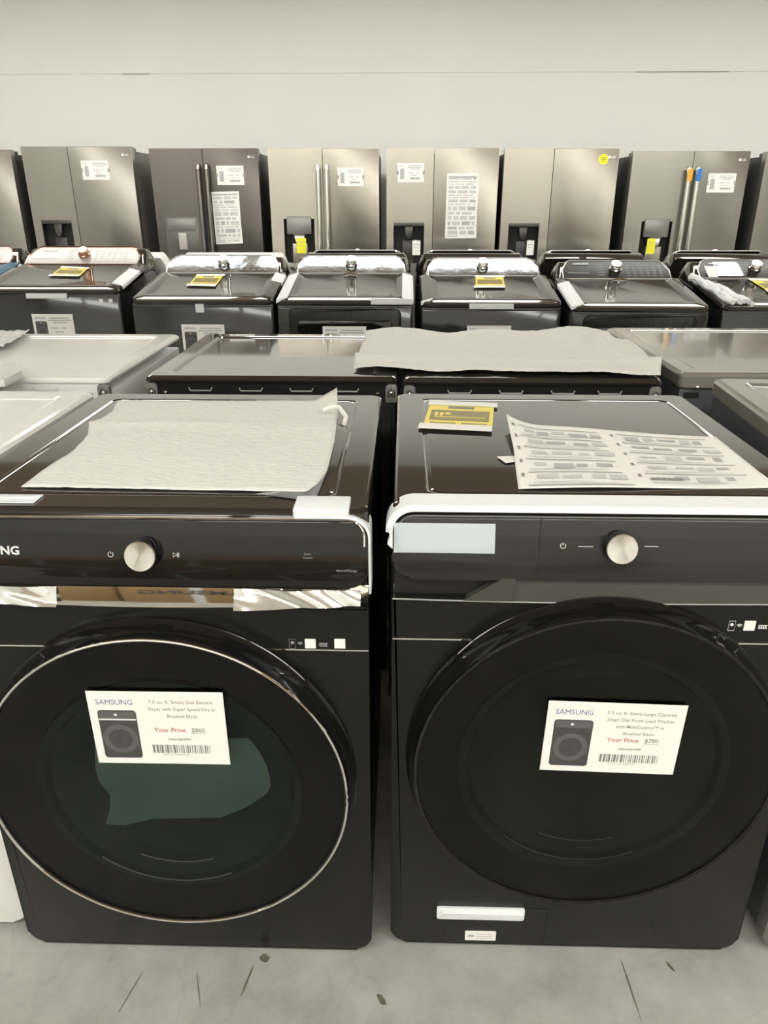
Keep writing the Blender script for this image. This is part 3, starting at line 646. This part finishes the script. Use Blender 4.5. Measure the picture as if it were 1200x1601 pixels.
# ------------------------------------------------------------------ third row: top-load washers and matching dryers
def top_loader(label, cat, u0, u1, y0, style, rz=0, zs=1.0, white=False, x=None, wid=None, name=None, lid='dark'):
    if x is None:
        a = aty(u0, 480, y0).x; w = aty(u1, 480, y0).x - a; x = a
    else: w = wid
    body, top = (WHTS, WHT) if white else (KBODY, KTOP)
    t = T(name or ('hamper_door_dryer' if style == 'dryer' else 'top_load_washer'), label, cat, (x, y0, 0), rz)
    zf = .935*zs; d = .72
    b = B(); box(b, 0, w, .0, d, .02, zf, .008); O('cabinet', b, body, t)
    for fx in (.06, w-.06):
        for fy in (.07, d-.07):
            b = B(); prism(b, arc(fx, fy, .022, 0, 340, 12), 'z', 0, .022); O('foot', b, KMAT, t)
    b = B(); prism(b, rrect(.004, w-.004, .06, zf-.012, .012), 'y', -.006, .004, .004, 2); fp = O('front_panel', b, KBG if not white else WHT, t)
    # deck: sloping up toward the console
    b = B(); zl = lambda y: (zf+.012) + (y/.47)*(.078*zs)
    def ring(i, h, fr, sd):   # lid outline
        xs0, xs1 = sd, w-sd; pts = rrect(xs0, xs1, fr, .50, (.03,.03,.004,.004), 5)
        return [Vector((px, py, zl(py)+h)) for px, py in pts]
    base = [Vector((px, py, zf-.004)) for px, py in rrect(.001, w-.001, -.004, d-.02, (.03,.03,.004,.004), 5)]
    mid = [Vector((px, py, min(zl(py), zl(.5))-.022+.012)) for px, py in rrect(.001, w-.001, -.004, d-.02, (.03,.03,.004,.004), 5)]
    loft(b, [base, mid]); O('top_deck', b, K if not white else WHT, t)
    b = B(); loft(b, [ring(0, -.010, -.006, .002), ring(0, .000, -.010, .000), ring(0, .012, -.006, .004), ring(0, .020, .012, .045), ring(0, .0205, .03, .055), ring(0, .015, .06, .085)])
    O('lid', b, {'dark': KLID, 'blue': BLUEF, 'white': WHT}[lid], t)
    b = B(); pts_ = [(px, py) for px, py in [(.010,.05),(.014,.01),(.03,-.006),(.06,-.009),(w-.06,-.009),(w-.03,-.006),(w-.014,.01),(w-.010,.05)]]
    tube(b, [(px, py, zl(py)+.009) for px, py in pts_], .003, 6); O('lid_edge', b, CHROME, t)
    # console
    cy0, cy1, cb, ct = .47, .615, zl(.47)+.012, 1.132*zs
    sec = [(cy0-.004, cb-.03), (cy0, cb), (cy1, ct-.004), (cy1+.03, ct), (cy1+.075, ct-.006), (d, ct-.03), (d, zf-.01), (cy0, zf-.01)]
    b = B(); loops = []; cw = .035; n = 40
    for i in range(n+1):
        xx = w*i/n if 0 < i < n else (0 if i == 0 else w)
    xsl = [cw*(1-math.cos(math.pi/2*i/8)) for i in range(9)]; xsl = [0+v for v in xsl] + [w-v for v in xsl[::-1]]
    for xx in xsl:
        e = min(xx, w-xx); k = math.sqrt(max(0, 1-(1-min(e/.07, 1))**2)); k = .35+.65*k
        yk = (1-k)*.06
        loops.append([Vector((xx*.97+w*.015, yy+(yk if yy < .6 else -yk*.4), (zf+.02)+(zv-(zf+.02))*k if zv > zf+.02 else zv)) for yy, zv in sec])
    loft(b, loops); cons = O('console', b, top if not white else WHT, t, ang=50)
    sl = Vector((0, cy1-cy0, (ct-.004)-cb)); M = frame((w/2, cy0, cb), (1,0,0), sl); Ls = sl.length; hw = w*.435
    rec = [(-hw, .006), (hw, .006), (hw, Ls*.45), (hw*.90, Ls*.86), (hw*.82, Ls*.97), (-hw*.82, Ls*.97), (-hw*.90, Ls*.86), (-hw, Ls*.45)]
    b = B(); loops = []
    bul = lambda py: .0032*4*max(0, min(1, py/Ls))*(1-max(0, min(1, py/Ls)))
    for i in range(13):
        py = .006+(Ls*.97-.006)*i/12; hx_ = hw if py < Ls*.45 else (hw-(py-Ls*.45)/(Ls*.41)*hw*.10 if py < Ls*.86 else hw*.90-(py-Ls*.86)/(Ls*.11)*hw*.08)
        loops.append([Vector((-hx_, py, -.004)), Vector((-hx_, py, .002+bul(py))), Vector((hx_, py, .002+bul(py))), Vector((hx_, py, -.004))])
    loft(b, loops)
    pm = {'rose': COPP, 'gloss': CONS, 'soft': CONS2}[style if style in ('rose',) else ('soft' if 'soft' in lidopts.get(label, '') else 'gloss')]
    if not (white and rz): pnl = O('console_panel', b, pm, t, mx=M)
    else: b.free(); return t
    b = B(); tube(b, [M @ Vector((px, py, .003+bul(py))) for px, py in rec+[rec[0]]], .0035, 6); O('console_frame', b, ROSE if style == 'rose' else BTRIM, t)
    KM = M @ Matrix.Translation((0, Ls*.52, .008)); 
    b = B(); lathez(b, [(.034,0), (.034,.006), (.030,.010), (.029,.030), (.026,.034)], 32); kn = O('knob', b, ROSE if style == 'rose' else CHROME, t, mx=KM)
    b = B(); lathez(b, [(.024,0), (.024,.001)], 32); kc = O('knob_cap', b, SATIN, kn, mx=KM @ Matrix.Translation((0,0,.0342)))
    b = B(); text(b, 'SAMSUNG', -hw*.78, Ls*.72, .011, .085, .0085, .04, mx=M); O('brand_lettering', b, WTXT, t)
    b = B()
    for j in range(5):
        for k in range(6):
            x_ = hw*.20+k*.035; quad(b, x_, x_+.018, Ls*(.18+.12*j), Ls*(.18+.12*j)+.004, .002+bul(Ls*(.18+.12*j))+.0006)
    for j in range(5): quad(b, -.10, -.06, Ls*(.2+.13*j), Ls*(.2+.13*j)+.004, .002+bul(Ls*(.2+.13*j))+.0006)
    quad(b, -hw*.9, -hw*.5, Ls*.30, Ls*.30+.004, .002+bul(Ls*.3)+.0006)
    for v in b.verts: v.co = M @ v.co
    O('console_markings', b, GTXT, t)
    if style == 'dryer':
        b = B(); prism(b, rrect(.058, w-.058, .20, zf-.018, .03), 'y', -.016, .0, .005, 3); hd = O('hamper_door', b, KF, t)
        b = B(); prism(b, rrect(.10, w-.10, .24, zf-.075, .03), 'y', -.0175, -.014, .002, 2); O('door_inset', b, K, hd)
        b = B(); tube(b, [(w/2-.035, .43, zl(.43)+.024), (w/2, .42, zl(.42)+.030), (w/2+.035, .43, zl(.43)+.024)], .006, 8); O('lid_latch', b, CHROME, t)
    t['_w'] = w
    return t
KBG = mat('black_steel_front', (.028,.030,.030), .12, .2, coat=.4, noise=.3, nscale=3)
KLID = mat('black_lid', (.04,.038,.034), .07, coat=.4)
CONS = mat('gloss_console', (.34,.39,.45), .10, 1, bump=.5, bscale=5)
CONS2 = mat('dark_console', (.012,.012,.012), .3, spec=.2)
lidopts = {}
BTRIM = mat('bright_trim', (.80,.79,.76), .4, .4)
def zlid(y, zs=1.0): return .935*zs+.012+(y/.47)*.078*zs
LB = {
 'W1': 'black top-load washer with blue lid film at the far left edge',
 'W2': 'black top-load washer with rosy console and copper knob',
 'W3': 'black top-load washer with silvery console, beside the copper-knob washer',
 'D3': 'black dryer with foam down both lid sides, silvery console, centre left',
 'W4': 'black top-load washer right of centre with yellow label and silvery console',
 'D5': 'black dryer with dark console and foam strip on its left lid side',
 'W6': 'black top-load washer with crumpled white tape at the right edge'}
lidopts[LB['D5']] = 'soft'; lidopts[LB['W6']] = 'soft'
W1 = top_loader(LB['W1'], 'washer', 0, 0, 4.05, 'rose', zs=1.03, x=aty(188, 470, 4.0).x-.76-.74, wid=.72, lid='blue')
W2 = top_loader(LB['W2'], 'washer', 0, 0, 4.0, 'rose', zs=1.03, x=aty(188, 470, 4.0).x-.76, wid=.76)
W3 = top_loader(LB['W3'], 'washer', 206.5, 427, 3.82, 'gloss')
D3 = top_loader(LB['D3'], 'dryer', 433, 645, 3.80, 'dryer')
W4 = top_loader(LB['W4'], 'washer', 658.5, 878, 3.80, 'gloss', zs=.99)
D5 = top_loader(LB['D5'], 'dryer', 894, 1110, 3.70, 'dryer', zs=.985)
W6 = top_loader(LB['W6'], 'washer', 0, 0, 3.75, 'gloss', zs=.985, x=aty(1130, 480, 3.75).x, wid=.72)
# back-to-back row behind
for (u, wh, lb) in ((176, 1, 'white top-load washer turned away behind the copper-knob washer'), (364, 1, 'white top-load washer turned away behind the second silvery console from left'),
                    (556, 0, 'black top-load washer turned away behind the foam-edged dryer'), (738, 0, 'black top-load washer turned away behind the yellow-labelled centre washer'),
                    (928, 0, 'black top-load washer turned away behind the dark-console dryer'), (1133, 0, 'black top-load washer turned away behind the right edge washer')):
    cx_ = aty(u, 396, 4.80).x
    top_loader(lb, 'washer', 0, 0, 5.50, 'gloss' if wh else 'plain', rz=math.pi, x=cx_+.34, wid=.68, white=bool(wh), name='top_load_washer', lid='white' if wh else 'dark')
# foam strips and tapes on third row
def lid_strip(t, side, y0, y1, zs=1.0, wd=.05, m=None):
    w_ = t['_w']; x = .0 if side < 0 else w_-wd; b = B()
    loops = []
    for k in range(9):
        y = y0+(y1-y0)*k/8; a = -.003 if side < 0 else w_+.003; c_ = .055 if side < 0 else w_-.055
        loops.append([Vector((a, y, zlid(y, zs)-.006)), Vector((a, y, zlid(y, zs)+.010)), Vector((c_, y, zlid(y, zs)+.026)), Vector((c_, y, zlid(y, zs)+.022))])
    loft(b, loops); return O('foam_edge_strip', b, m or FSTRIP, t)
def front_tape(t, x0, x1, zs, z0, z1, y=-.016):
    b = B(); box(b, x0, x1, y, y+.02, z0, z1, .001); return O('foam_tape', b, FSTRIP, t)
lid_strip(D3, -1, -.005, .46); lid_strip(D3, 1, -.005, .46)
w_ = D3['_w']; front_tape(D3, w_-.21, w_-.0, 1, .938, .966, -.015)
lid_strip(D5, -1, -.005, .40, .985); lid_strip(W2, 1, .06, .36, 1.03); lid_strip(W4, -1, .0, .02, .99); lid_strip(W3, 1, .30, .46)
x = lambda t, u, y: aty(u, 480, y).x - t.location.x
front_tape(W2, x(W2, 46, 4.0), x(W2, 109, 4.0), 1.03, .938, .964)
front_tape(W4, x(W4, 733, 3.8), x(W4, 802, 3.8), .99, .918, .943)
b = B(); box(b, x(W3, 306, 3.82), x(W3, 319, 3.82), -.009, -.006, .893, .935); O('paper_tab', b, TAPE, W3)
b = B(); box(b, x(W2, 157, 4.0), x(W2, 163, 4.0), -.0085, -.006, .918, .936); O('plain_sticker', b, PAPER, W2)
b = B(); box(b, x(W2, 172, 4.0), x(W2, 178, 4.0), -.0085, -.006, .918, .936); O('plain_sticker', b, PAPER, W2)
# crumpled tape of the last washer
b = B(); rnd = random.Random(5)
for k in range(6):
    y = .40; pts_ = []
    for s in range(8):
        yy = .44-.46*s/7; pts_.append((-.015+.02*k*(s/7)+rnd.uniform(-.006,.006)+.05*(s/7), yy, zlid(yy, .985)+.03+rnd.uniform(-.012,.012)))
    tube(b, pts_, .013, 6)
O('crumpled_tape', b, FSTRIP, W6)
b = B(); box(b, .10, .15, .455, .60, 1.03, 1.035, .001)
b.free(); b = B(); prism(b, rrect(.13, .27, .47, .60, .002), 'z', 0, .001); b.free(); M_ = frame((.12, .470, zlid(.47,.985)+.020), (1,0,0), (0,.145,.075)); b = B(); prism(b, [(-.03,0),(.02,0),(.02,.15),(-.03,.15)], 'z', .002, .006); O('packing_tape', b, PAPER, W6, mx=M_)
b = B(); prism(b, rrect(.022, .16, .006, .145, (.002,.02,.02,.002)), 'z', .006, .0075); O('mirror_film', b, CONS, W6, mx=M_)
# price cards on the third row
for (u0, u1, v0, y, lb) in ((49, 113, 491, 4.0, 'white price card on the front of the copper-knob washer'), (283, 350, 507, 3.82, 'white price card on the washer between copper-knob washer and foam-edged dryer'),
                      (504, 572, 510, 3.80, 'white price card on the front of the foam-edged dryer'), (730, 799, 509, 3.80, 'white price card on the washer right of centre, over the packing')):
    yy = y-.0075 if u0 != 504 else y-.0185
    a = aty(u0, v0, yy); c = aty(u1, v0, yy); wd = c.x-a.x
    price_tag(FRONT(a.x, yy, a.z-wd*.66), wd, wd*.66, lb, 'SAMSUNG', 'washer')
def on_lid(u, v, t, zs):
    # point of the lid's upper face seen at this photo point
    r = _ray(u, v); best = None
    for i in range(400):
        y = t.location.y + .02 + .45*i/400; p = Vector((0,0,CH)) + r*(y/r.y); zt_ = zlid(y-t.location.y, zs)+.0162
        if best is None or abs(p.z-zt_) < best[0]: best = (abs(p.z-zt_), p)
    return best[1]
for t, zs, q4, lb in ((W2, 1.03, ((96,419),(137,421),(125,432),(80,431)), 'yellow energy label on the lid of the copper-knob washer'),
                      (W3, 1.0, ((307,432),(349,432),(338,447),(295,446)), 'yellow energy label on the washer left of the foam-edged dryer'),
                      (W4, .99, ((743,434),(786,434),(789,449),(743,449)), 'yellow energy label on the washer lid right of centre'),
                      (W6, .985, ((1172,439),(1225,440),(1260,458),(1200,456)), 'yellow energy label on the lid of the right edge washer')):
    energy_label([on_lid(u, v, t, zs)+Vector((0,0,.001)) for u, v in q4], 0, lb)
for t in (W1,W2,W3,D3,W4,D5,W6):
    if '_w' in t: del t['_w']
for o in bpy.data.objects:
    if '_w' in o: del o['_w']

# ------------------------------------------------------------------ fridges along the wall
def fridge(label, u0, um, u1, v0, y0, m, disp, handles=False, side=FSIDE, logo=True, rz=0, x=None, tilt=0, handle_gap=.032):
    xa = aty(u0, v0, y0).x if x is None else x; xb = aty(u1, v0, y0).x; w = xb-xa; h = aty((u0+u1)/2, v0, y0).z
    xm = (aty(um, v0, y0).x-xa)
    t = T('french_door_refrigerator' if handles else 'side_door_refrigerator', label, 'refrigerator', (xa, y0, 0), rz)
    d = .80
    b = B(); box(b, .006, w-.006, .085, d, .03, h-.03, .006); O('case', b, side, t)
    for hx in (.05, w-.05): b = B(); box(b, hx-.04, hx+.04, .03, .16, h-.031, h-.006, .006); O('hinge_cover', b, side, t)
    for fx in (.08, w-.08):
        for fy in (.14, d-.1):
            b = B(); prism(b, arc(fx, fy, .03, 0, 340, 12), 'z', 0, .035); O('foot', b, KMAT, t)
    zb = .74 if handles else .10
    for i, (a, c) in enumerate(((0, xm-.0025), (xm+.0025, w))):
        b = B()
        if i == 0 and disp:
            dx0, dx1, dz0, dz1 = disp[0]-xa, disp[1]-xa, disp[2], disp[3]
            for q in ((a, dx0, zb, h), (dx1, c, zb, h), (dx0, dx1, dz1, h), (dx0, dx1, zb, dz0)): box(b, q[0], q[1], 0, .075, q[2], q[3])
            bmesh.ops.remove_doubles(b, verts=b.verts, dist=1e-5)
        else: prism(b, rrect(a, c, zb, h, .004), 'y', 0, .075, .004, 2)
        dr = O('door', b, m, t)
        if i == 0 and disp and disp[4] == 'flush':
            b = B(); box(b, dx0, dx1, -.004, .07, dz0, dz1, .003); dp = O('dispenser_panel', b, DISPG, dr)
            b = B(); box(b, dx0+.02, dx1-.02, -.010, -.002, dz1-.11, dz1-.012, .003); O('dispenser_hood', b, DISPM, dp)
            cx_ = (dx0+dx1)/2; b = B(); box(b, cx_-.035, cx_+.035, -.016, -.002, dz1-.26, dz1-.125, .005); O('dispenser_paddle', b, DISPL, dp)
        elif i == 0 and disp:
            b = B(); box(b, dx0, dx1, .055, .07, dz0, dz1); 
            for q in ((dx0, dx0+.006), (dx1-.006, dx1)): box(b, q[0], q[1], .002, .056, dz0, dz1)
            rc = O('dispenser_recess', b, KMAT, dr)
            if disp[4] == 'dark':
                b = B(); box(b, dx0, dx1, -.002, .05, dz1-.03, dz1, .002); O('dispenser_hood', b, DARKM, dr)
                b = B(); cx_ = (dx0+dx1)/2; prism(b, [(cx_-.035, dz1-.03), (cx_+.035, dz1-.03), (cx_+.028, dz1-.10), (cx_+.012, dz1-.13), (cx_-.012, dz1-.13), (cx_-.028, dz1-.10)], 'y', .012, .05, .006); O('dispenser_nozzle', b, DARKM, dr)
                b = B(); box(b, cx_-.05, cx_+.05, .045, .054, dz0, dz1-.14, .003); O('dispenser_paddle', b, DISPM2, dr)
            else:
                cx_ = (dx0+dx1)/2; b = B(); box(b, dx0+.025, dx1-.025, -.012, .05, dz1-.12, dz1+.02, .006); O('dispenser_hood', b, DISPM, dr)
                b = B(); prism(b, [(cx_-.05, dz1-.12), (cx_+.05, dz1-.12), (cx_+.03, dz1-.165), (cx_+.025, dz1-.21), (cx_-.025, dz1-.21), (cx_-.03, dz1-.165)], 'y', -.004, .04, .006); O('dispenser_nozzle', b, SATIN, dr)
                b = B(); prism(b, [(cx_-.065, dz0), (cx_+.065, dz0), (cx_+.065, dz1-.19), (cx_-.065, dz1-.19)], 'y', .0, .054, .012, 3); O('dispenser_paddle', b, ST1, dr)
        if handles:
            hx = (c-handle_gap) if i == 0 else (a+handle_gap)
            b = B(); y_ = -.045; pts_ = [(hx, .0, h-.13), (hx, y_*.8, h-.135), (hx, y_, h-.16)] + [(hx, y_-.006*math.sin(math.pi*k/10), h-.16-(h-.16-.90)*k/10) for k in range(11)] + [(hx, y_*.8, .87), (hx, 0, .865)]
            tube(b, pts_, .019, 12); hd = O('handle', b, HBAR if m is not ST2 else HBARD, dr)
            if handles == 'stickers':
                b = B(); prism(b, rrect(hx-.019, hx+.019, h-.215, h-.125, .014), 'y', y_-.024, y_-.019); O('handle_sticker', b, ORANGE if i == 0 else BLUE, hd, label='orange sticker' if i == 0 else 'blue sticker')
    if handles:
        b = B(); prism(b, rrect(0, w, .10, .735, .006), 'y', 0, .075, .004, 2); O('freezer_drawer', b, m, t)
    b = B(); lx = w-.075
    if logo:
        ML = FRONT(lx, -.0006, h-.062 if logo is True else logo)
        q = B(); text(q, 'LG', .016, -.008, .016, .030, .0003, .02); prism(q, arc(0, 0, .010, 0, 345, 20), 'z', 0, .0008); join(b, q, ML)
        O('brand_lettering', b, WTXT, t)
    else: b.free()
    return t, h
DISPG = mat('dispenser_grey', (.17,.165,.16), .3, .5); DISPL = mat('dispenser_light', (.45,.43,.40), .3)
DISPM2 = mat('dispenser_dark_plastic', (.05,.05,.05), .3)
HBAR = mat('handle_bar', (.80,.79,.75), .16, 1); HBARD = mat('dark_handle_bar', (.28,.26,.24), .2, 1)
def D(u0, u1, v1, y0, kind, z0=.93): a = aty(u0, v1, y0); c = aty(u1, v1, y0); return (a.x, c.x, z0, a.z, kind)
fy = [6.62, 6.62, 6.60, 6.52, 6.48, 6.46, 6.40, 6.34]
fridge('stainless refrigerator cut off by the left edge of the photo', 0, 0, 15, 234, fy[0], ST3, None, x=aty(15,234,fy[0]).x-.90, logo=False) if False else None
def fr(i, *a, **k): return fridge(*a, **k)
xr = aty(15, 234, fy[0]).x
t0, _ = fridge('grey stainless refrigerator cut off at the far left', -165, -75, 15, 234, fy[0], ST3, None, logo=False)
t1, _ = fridge('stainless refrigerator with black dispenser and a price card, second from left', 31.5, 104, 204, 229, fy[1], ST3, D(64, 111, 344, fy[1], 'dark'), side=FSIDEG)
t2, _ = fridge('dark stainless refrigerator with dark bar handles and long paper sheet', 232, 315, 402, 232, fy[2], ST2, D(257, 309, 339, fy[2], 'flush'), handles=True)
t3, _ = fridge('stainless refrigerator with bright bar handles and grey dispenser hood', 417.5, 503, 592, 232, fy[3], ST1, D(443, 491, 342, fy[3], 'panel'), handles=True, logo=False)
t4, _ = fridge('stainless refrigerator with black dispenser, price card and long paper sheet', 604, 679, 781, 231, fy[4], ST1, D(615, 663, 348, fy[4], 'dark'), logo=False)
t5, _ = fridge('stainless refrigerator with black dispenser and round yellow sticker', 789, 867, 969, 232, fy[5], ST1, D(795, 843, 349, fy[5], 'dark'))
t6, _ = fridge('stainless refrigerator with bright handles capped by orange and blue stickers', 990, 1086, 1174, 236, fy[6], ST3, D(1003, 1051, 346, fy[6], 'panel'), handles='stickers')
t7, _ = fridge('stainless refrigerator cut off at the right edge of the photo', 1199, 1285, 1375, 237, fy[7], ST3, None, logo=False)
# cards and papers on fridge doors
def fcard(u0, u1, v0, v1, y0, lb):
    yy = y0-.0012; a = aty(u0, v1, yy); c = aty(u1, v1, yy); e = aty(u0, v0, yy)
    o = price_tag(frame(a, (c-a), (0,0,1)), (c-a).length, e.z-a.z, lb, 'LG', 'fridge')
    b = B()
    for q in (-.008, (c-a).length-.010): prism(b, rrect(q, q+.018, (e.z-a.z)*.40, (e.z-a.z)*.60, .004), 'z', .0006, .001)
    O('magnet_tab', b, GTXT, o)
fcard(130, 172, 251, 281, fy[1], 'white price card on the refrigerator second from left')
fcard(340, 382, 259, 289, fy[2], 'white price card on the dark handled refrigerator, above its paper sheet')
fcard(528, 568, 262, 291, fy[3], 'white price card on the refrigerator with bright handles and no stickers')
fcard(621, 662, 255, 285, fy[4], 'white price card on the left door beside the long paper, centre refrigerator')
fcard(1103, 1146, 271, 301, fy[6], 'white price card right of the blue-stickered handle')
def poster(u0, u1, v0, v1, y0, lb, skew=0):
    yy = y0-.0012; a = aty(u0, v1, yy); c = aty(u1, v1, yy); e = aty(u0, v0, yy); w_, h_ = c.x-a.x, e.z-a.z
    b = B(); prism(b, [(0,0),(w_,0.004),(w_-.003,h_*.4),(w_+.002,h_),(0.003,h_)], 'z', 0, .0006); o = O('paper_sheet', b, PAPER); o.matrix_world = frame((a.x, yy, a.z), (1,0,0), (0,0,1)) @ Matrix.Rotation(skew, 4, 'Z')
    tag(o, lb, 'paper sheet')
    bl, bd = B(), B(); rnd = random.Random(int(u0)); y = h_*.95
    while y > h_*.06:
        hh = rnd.choice((.006,.010,.022,.03)); x = w_*.07
        while x < w_*.86:
            ww = rnd.uniform(.02,.09); ww = min(ww, w_*.93-x)
            quad(bl if rnd.random() < .8 else bd, x, x+ww, y-hh, y, .0007); x += ww+.012
        y -= hh+.010
    quad(bd, w_*.06, w_*.94, h_*.93, h_*.96, .0008); quad(bd, w_*.06, w_*.4, h_*.03, h_*.045, .0008)
    O('printed_pictures', bl, PAPERL, o); O('printed_text', bd, PAPERG, o)
poster(338, 380, 300, 382, fy[2], 'long paper sheet on the right door of the dark handled refrigerator', .02)
poster(695, 744, 271, 373, fy[4], 'long paper sheet on the right door of the centre refrigerator', .0)
yy = fy[5]-.001; p_ = aty(943, 249, yy); b = B(); prism(b, arc(0, 0, .038, 0, 348, 30), 'z', 0, .0006); o = O('round_sticker', b, YEL2); o.matrix_world = FRONT(p_.x, yy, p_.z); tag(o, 'round yellow sticker near the upper right corner of a refrigerator', 'sticker')
b = B(); quad(b, -.022, .020, .008, .013, .0007); quad(b, -.020, .022, -.004, .001, .0007); quad(b, -.016, .014, -.016, -.011, .0007); O('printed_text', b, OLIVE, o)
def tagcard(u0, u1, v0, v1, y, m, lb, nm):
    a = aty(u0, v1, y); c = aty(u1, v0, y); w_, h_ = c.x-a.x, c.z-a.z
    b = B(); prism(b, rrect(0, w_, 0, h_, .004), 'z', 0, .001); o = O(nm, b, m); o.matrix_world = FRONT(a.x, y, a.z) @ Matrix.Rotation(-.02, 4, 'X'); tag(o, lb, 'hang tag')
    b = B(); quad(b, w_*.15, w_*.85, h_*.7, h_*.74, .0012); quad(b, w_*.15, w_*.7, h_*.5, h_*.53, .0012); quad(b, w_*.3, w_*.5, h_*.85, h_*1.05, .0002); O('printed_text', b, PAPERG, o)
tagcard(464, 478, 372, 396, fy[3]-.012, YEL2, 'yellow tag hanging in the dispenser of the bright-handled refrigerator', 'hang_tag')
tagcard(1009, 1025, 373, 397, fy[6]-.012, YEL2, 'yellow tag hanging in the dispenser of the refrigerator with stickered handles', 'hang_tag')
tagcard(644, 657, 376, 399, fy[4]+.005, PAPER, 'white tag hanging in the black dispenser of the centre refrigerator', 'hang_tag')
tagcard(822, 835, 376, 399, fy[5]+.005, PAPER, 'white tag hanging in the dispenser of the refrigerator with round sticker', 'hang_tag')

# spots on the concrete
def spot(u, v, rx, ry, lb, cat='stain', rot=0, seed=1):
    c = atz(u, v, 0); rnd = random.Random(seed); b = B(); ca, sa = math.cos(rot), math.sin(rot); pts_ = []
    for k in range(18):
        a_ = k*math.pi/9; q = rnd.uniform(.75, 1.15); px_, py_ = rx*q*math.cos(a_), ry*q*math.sin(a_); pts_.append((px_*ca-py_*sa, px_*sa+py_*ca))
    prism(b, pts_, 'z', .0002, .0007); tag(O('floor_stain', b, STAIN, loc=(c.x, c.y, 0)), lb, cat)
STAIN = mat('oil_stain', (.17,.155,.11), .5, noise=.5, nscale=90)
spot(413, 1498, .010, .009, 'round brown oil spot on the concrete in front of the dryer', seed=2)
spot(387, 1532, .0022, .034, 'thin dark streak on the concrete below the round oil spot', rot=-.2, seed=3)
spot(596, 1563, .006, .014, 'grey-brown blotch on the concrete below the gap', rot=.5, seed=4)
spot(1048, 1512, .003, .012, 'short dark streak on the concrete in front of the washer', rot=.5, seed=5)
spot(205, 1550, .0012, .045, 'faint hairline scratch on the concrete at the left', 'scratch', rot=-.25, seed=6)
spot(310, 1545, .0012, .040, 'faint hairline scratch on the concrete left of the oil streak', 'scratch', rot=.35, seed=7)
spot(985, 1545, .0016, .060, 'faint long scratch on the concrete before the washer', 'scratch', rot=.05, seed=8)

# ------------------------------------------------------------------ cartons stacked behind the camera, seen mirrored in the front machines
def carton(x, y, w_, d_, h_, z0, lb, txt=None):
    t = T('cardboard_carton', lb, 'box', (x, y, z0)); b = B(); box(b, 0, w_, 0, d_, 0, h_, .004); O('carton', b, CARD, t)
    b = B(); box(b, w_/2-.03, w_/2+.03, d_+.0005, d_+.001, 0, h_); O('packing_tape', b, TAPE, t)
    if txt:
        b = B(); text(b, txt, 0, 0, .15, w_*.78, .0003, .03, mx=frame((w_*.90, d_+.0012, h_*.42), (-1,0,0), (0,0,1))); O('printed_lettering', b, PDARK, t)
carton(-1.36, -2.1, .74, .80, .80, 0, 'brown carton standing in the aisle, mirrored in the dryer band', 'SAMSUNG')
carton(-.58, -2.1, .74, .80, .80, 0, 'brown carton right of the other lettered carton in the aisle', 'SAMSUNG')
carton(-2.16, -2.2, .74, .80, .78, 0, 'plain brown carton left of the lettered cartons in the aisle')
carton(.55, -2.3, .74, .80, .80, 0, 'low plain brown carton at the right end of the aisle cartons')
